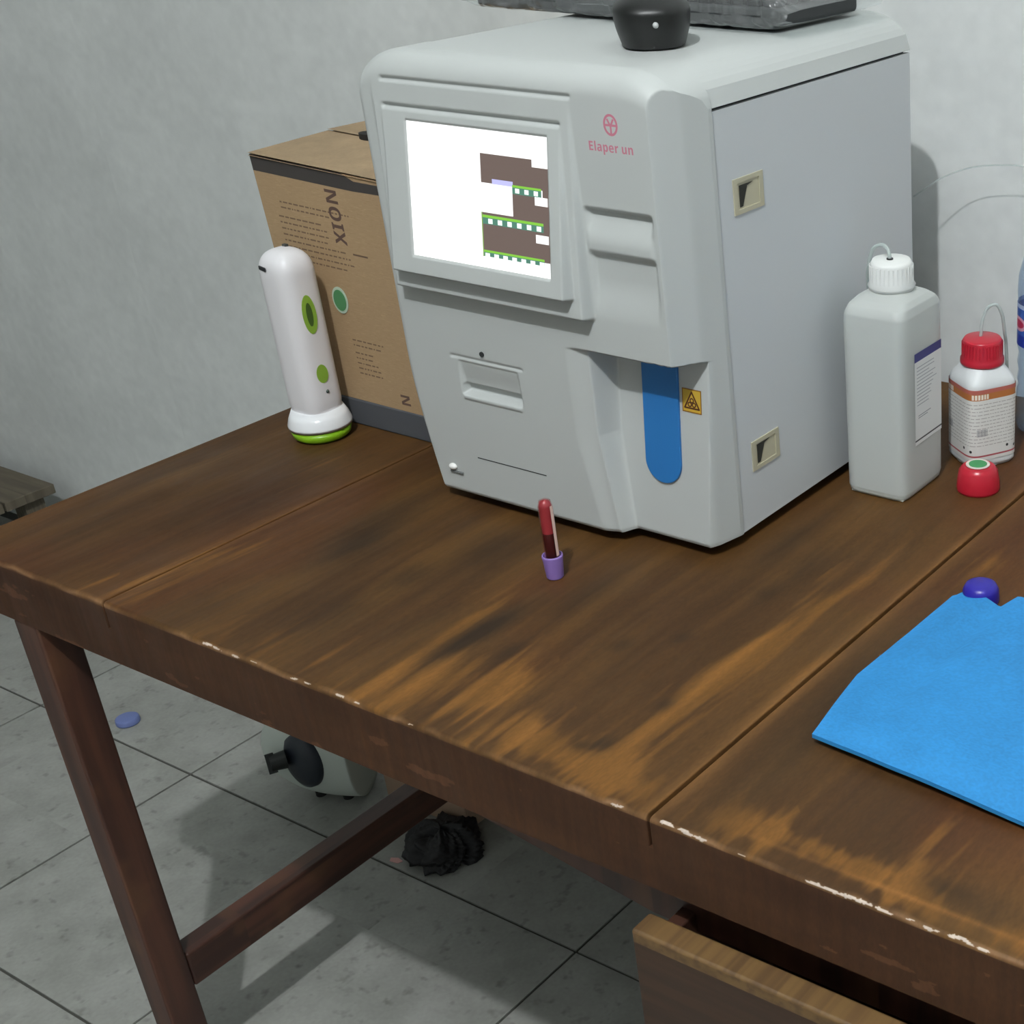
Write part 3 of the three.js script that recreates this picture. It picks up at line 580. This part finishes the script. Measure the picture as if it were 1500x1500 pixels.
{
  const cx = -.622, cz = -1.352, t = thing('water_bottle', 'clear water bottle with a blue label by the wall', 'bottle', [cx, T, cz]);
  const pr = [[0, .004], [.024, .001], [.0305, .004], [.032, .012], [.0315, .05], [.0300, .055], [.0315, .060], [.0300, .070], [.0315, .080], [.0300, .090], [.0318, .098], [.0318, .148], [.0325, .158], [.0315, .175], [.026, .195], [.017, .213], [.0125, .222], [.0125, .235]];
  part(t, 'container', lathe(pr, 48, cx, T + .0005, cz), phys({ color: 0xdfeaf6, roughness: .04, transmission: .92, thickness: 0, ior: 1.35 }));
  part(t, 'cap', lathe([[0, .224], [.0152, .224], [.0152, .240], [.014, .242], [0, .242]], 36, cx, T + .0005, cz), std(0x2b57b8, .4), 'blue cap');
  const lab = canvasTex(1024, 256, (g, w, h) => {
    g.fillStyle = '#3b5fae'; g.fillRect(0, 0, w, h); g.fillStyle = '#23389a'; g.fillRect(0, h - 70, w, 70); g.fillStyle = '#b7c6e6'; g.fillRect(0, 0, w, 26);
    for (let i = 0; i < 4; i++) { g.fillStyle = '#d9a0b4'; g.beginPath(); g.ellipse(128 + i * 256, 120, 80, 44, 0, 0, 7); g.fill(); g.fillStyle = '#c2365a'; g.beginPath(); g.ellipse(128 + i * 256, 120, 56, 26, 0, 0, 7); g.fill(); }
  });
  part(t, 'label', new THREE.CylinderGeometry(.0323, .0323, .046, 48, 1, true).translate(cx, T + .1235, cz), std(0xffffff, .35, { map: lab, side: THREE.DoubleSide }), 'blue wrap label with a pink emblem');
}
// clear lines arching along the wall
{
  const at = (x, y, z) => hit(x, y, 2, z);
  single('drain_tube', tube([at(1338, 288, -1.375), at(1375, 263, -1.388), at(1400, 252, -1.396), at(1425, 245, -1.401), at(1460, 242, -1.403), at(1500, 244, -1.403), at(1560, 262, -1.401), at(1600, 330, -1.398), at(1615, 420, -1.394)], .0008, 60), phys({ color: 0xeef2f1, roughness: .2, transmission: .85, thickness: 0, ior: 1.3 }),
    'thin clear tube arching across the wall behind bottles', 'tube', [-.68, 1.0, -1.36]);
}

// ---------------------------------------------------------------- blue sheet and the cap beneath it
{
  const L = [[-.517, -.729], [-.5235, -.757], [-.5300, -.792], [-.5275, -.88], [-.525, -.962]];
  const left = (v) => { const f = v * 4, i = Math.min(3, Math.floor(f)), k = f - i; return [lerp(L[i][0], L[i + 1][0], k), lerp(L[i][1], L[i + 1][1], k)]; };
  const bz = (x) => x < -.516 ? lerp(-.962, -.978, sm(-.525, -.516, x)) : x < -.477 ? lerp(-.978, -.958, (x + .516) / .039) : x < -.470 ? lerp(-.958, -.981, sm(-.477, -.470, x)) : -.981 - (x + .47) * .02;
  const top = (u, v) => {
    const [lx, lz] = left(v), x = lerp(lx, -.20, u), zf = lerp(-.729, -.703, u), zb = bz(x), z = lerp(zf, zb, v) + (1 - u) * (lz - lerp(-.729, -.962, v)) * .6;
    const e = Math.min(u * 10, v * 9, (1 - v) * 12, 1);
    const y = T + .0085 + .006 * Math.sin(v * 3.1) * sm(0, .5, u) * e + (fbm(x * 9, z * 9, 3, 14) - .5) * .006 + .004 * sm(0, .12, v) * sm(0, .1, u);
    return [x, y, z];
  };
  const a = gridGeo(120, 100, top), b = gridGeo(120, 100, (u, v) => { const p = top(u, v); return [p[0], p[1] - .0035, p[2]]; });
  const rim = []; const N = 120;
  const border = []; for (let i = 0; i <= N; i++) border.push([i / N, 0]); for (let i = 1; i <= N; i++) border.push([1, i / N]); for (let i = N - 1; i >= 0; i--) border.push([i / N, 1]); for (let i = N - 1; i >= 0; i--) border.push([0, i / N]);
  const r = gridGeo(border.length - 1, 1, (u, v) => { const k = Math.round(u * (border.length - 1)), p = top(...border[k]); return [p[0], p[1] - (v ? 0 : .0035), p[2]]; });
  const blueTex = dataTex(512, 512, (u, v) => { const n = vn(u * 170, v * 170, 4) * .5 + fbm(u * 12, v * 12, 3, 6) * .5; const k = .95 + (n - .5) * .16; return [42 * k, 138 * k, 204 * k]; });
  const cm = std(0xffffff, .75, { map: blueTex });
  const s = thing('blue_sheet', 'bright blue folded non-woven sheet lying on the table', 'sheet', [-.37, T, -.85]);
  part(s, 'upper_layer', mergeGeometries([a, b, r]), cm);
  const low = gridGeo(40, 30, (u, v) => { const p = top(u * .96 + .03, v * .93 + .04); return [p[0], T + .0012 + (p[1] - T - .004) * .35, p[2]]; });
  part(s, 'lower_layer', low, cm);
  const c = hit(1429, 884, 1, T);
  single('bottle_cap', lathe([[0, 0], [.0155, 0], [.0162, .002], [.0158, .012], [.0135, .0165], [.009, .0185], [0, .019]], 36, c.x + .002, T, c.z - .006), std(0x2a2296, .35), 'small dark blue cap peeking out behind the blue sheet', 'cap', [c.x + .002, T, c.z - .006]);
}

// ---------------------------------------------------------------- things on the floor
{
  const b = hit(188, 1058, 1, 0);
  single('bottle_cap', lathe([[0, 0], [.0185, 0], [.019, .002], [.0185, .009], [.016, .0105], [0, .011]], 30, b.x, 0, b.z), std(0x6d7bb0, .5), 'dull blue bottle cap lying alone on the floor tiles', 'cap', [b.x, 0, b.z]);
  // white appliance with a dark dial
  const O = hit(509, 1122, 1, .09), D = V(.86, 0, -.51).normalize(), P = V(.51, 0, .86).normalize(), t = thing('white_appliance', 'white rounded appliance with a black dial on the floor', 'appliance', [O.x - .06, 0, O.z + .06]);
  const on = (d, p, y) => { const q = O.clone().addScaledVector(D, d).addScaledVector(P, p - .064); return [q.x, y, q.z]; };
  const body = gridGeo(56, 56, (u, v) => {                   // blunt nose to the left, flat end to the right
    const a = u * Math.PI * 2, w = Math.min(1, v / .86), r = v > .86 ? lerp(1, 0, (v - .86) / .14) : Math.pow(Math.max(0, 1 - (1 - w) ** 2.3), .5);
    const c = Math.cos(a), sn = Math.sin(a), q = Math.pow(Math.abs(c) ** 2.3 + Math.abs(sn) ** 2.3, -1 / 2.3);
    return on(-.150 * (1 - w), c * q * .064 * r, .0895 + sn * q * .087 * r);
  });
  part(t, 'shell', mergeVertices(body), std(0xc4ccc4, .45));
  const n = D.clone().multiplyScalar(-.42).addScaledVector(P, .95).normalize(), c = V(...on(-.074, .061, .092)).addScaledVector(n, -.006);
  const basis = new THREE.Matrix4().makeBasis(V(0, 1, 0).cross(n).normalize(), n, V(0, 1, 0).cross(n).normalize().cross(n)), qd = new THREE.Quaternion().setFromRotationMatrix(basis);
  const dial = part(t, 'dial_panel', lathe([[0, .010], [.45, .009], [.75, .006], [.95, .001], [1, -.006], [1, -.02], [0, -.02]], 40, 0, 0, 0).scale(.035, 1, .047).applyQuaternion(qd).translate(c.x, c.y, c.z), std(0x272d36, .4), 'black oval dial');
  const qk = new THREE.Quaternion().setFromUnitVectors(V(0, 1, 0), D.clone().multiplyScalar(-.85).addScaledVector(P, .5).normalize());
  const ko = c.clone().addScaledVector(D, -.014).add(V(0, .010, 0)).addScaledVector(n, .004);
  part(dial, 'knob', mergeGeometries([new THREE.CylinderGeometry(.012, .014, .022, 28).translate(0, .014, 0), box(-.005, .005, .018, .030, -.015, .015)]).applyQuaternion(qk).translate(ko.x, ko.y, ko.z), std(0x1d211f, .45), 'black turning knob');
  for (const [d, p] of [[-.075, .012], [-.075, -.018], [-.03, .02], [-.03, -.02]]) { const q = on(d, p, .004); part(t, 'foot', new THREE.CylinderGeometry(.008, .008, .008, 14).translate(q[0], q[1], q[2]), std(0x1a1a1a, .8)); }
  // small carton behind the stretcher
  const k = thing('small_carton', 'pale cardboard box under the table beside the appliance', 'carton', [-1.51, 0, -1.23]);
  const cb = std(0xa58a74, .85);
  part(k, 'body', rbox(-1.600, -1.43, 0, .125, -1.33, -1.128, .002), cb);
  part(k, 'flap', rbox(-.0, .045, -.001, .001, -.16, 0, .0008).rotateZ(.5).translate(-1.43, .125, -1.131), cb);
  // dark crumpled bag
  const p = hit(652, 1244, 1, 0);
  const g = gridGeo(60, 40, (u, v) => {
    const a = u * Math.PI * 2, e = v * Math.PI * .5, w = 1 + (fbm(Math.cos(a) * 3 + 5, Math.sin(a) * 3 + v * 4, 4, 9) - .5) * .9;
    return [p.x + Math.cos(a) * Math.cos(e) * .058 * w, Math.max(.0006, Math.sin(e) * .036 * w), p.z + Math.sin(a) * Math.cos(e) * .05 * w];
  });
  single('black_bag', mergeVertices(g), std(0x121014, .55), 'crumpled black plastic bag on the floor beneath the table', 'bag', [p.x, 0, p.z]);
  const s = hit(571, 1262, 1, 0);
  const sc = new THREE.Shape([[0, 0], [.014, .002], [.017, .009], [.006, .011], [-.004, .006]].map((q) => new THREE.Vector2(...q)));
  single('paper_scrap', new THREE.ExtrudeGeometry(sc, { depth: .001, bevelEnabled: false }).rotateX(-Math.PI / 2).translate(s.x, .0004, s.z), std(0xd9a9a6, .8), 'tiny pink paper scrap on the floor tiles', 'scrap', [s.x, 0, s.z]);
}
{ // low bench against the wall
  const h = .15, A = hit(80, 708, 1, h), B = hit(0, 766, 1, h), t = thing('low_bench', 'low weathered wooden bench against the wall beyond the table', 'bench', [-3.0, 0, -1.25]);
  const bt = dataTex(256, 256, (u, v) => { const n = fbm(u * 30, v * 5, 4, 4); const k = .8 + n * .4; return [98 * k, 90 * k, 76 * k]; });
  const bm = std(0xffffff, .8, { map: bt });
  const xr = A.x, zb = Math.max(A.z, ZW + .012), zf = -1.08;
  for (let i = 0; i < 3; i++) { const a = lerp(zb, zf, i / 3) + .002, b = lerp(zb, zf, (i + 1) / 3) - .002; part(t, 'board', uvBy(rbox(-3.5, xr, h - .02, h, a, b, .002), (x, y, z) => [z * 3, x * 2]), bm); }
  for (const [x, z] of [[xr - .06, zb + .02], [xr - .06, zf - .06], [-3.46, zb + .02], [-3.46, zf - .06]]) part(t, 'leg', box(x, x + .04, 0, h - .0205, z, z + .04), bm);
}

scene.traverse((o) => { if (o.isMesh) { o.castShadow = true; o.receiveShadow = true; } });
renderer.render(scene, camera);
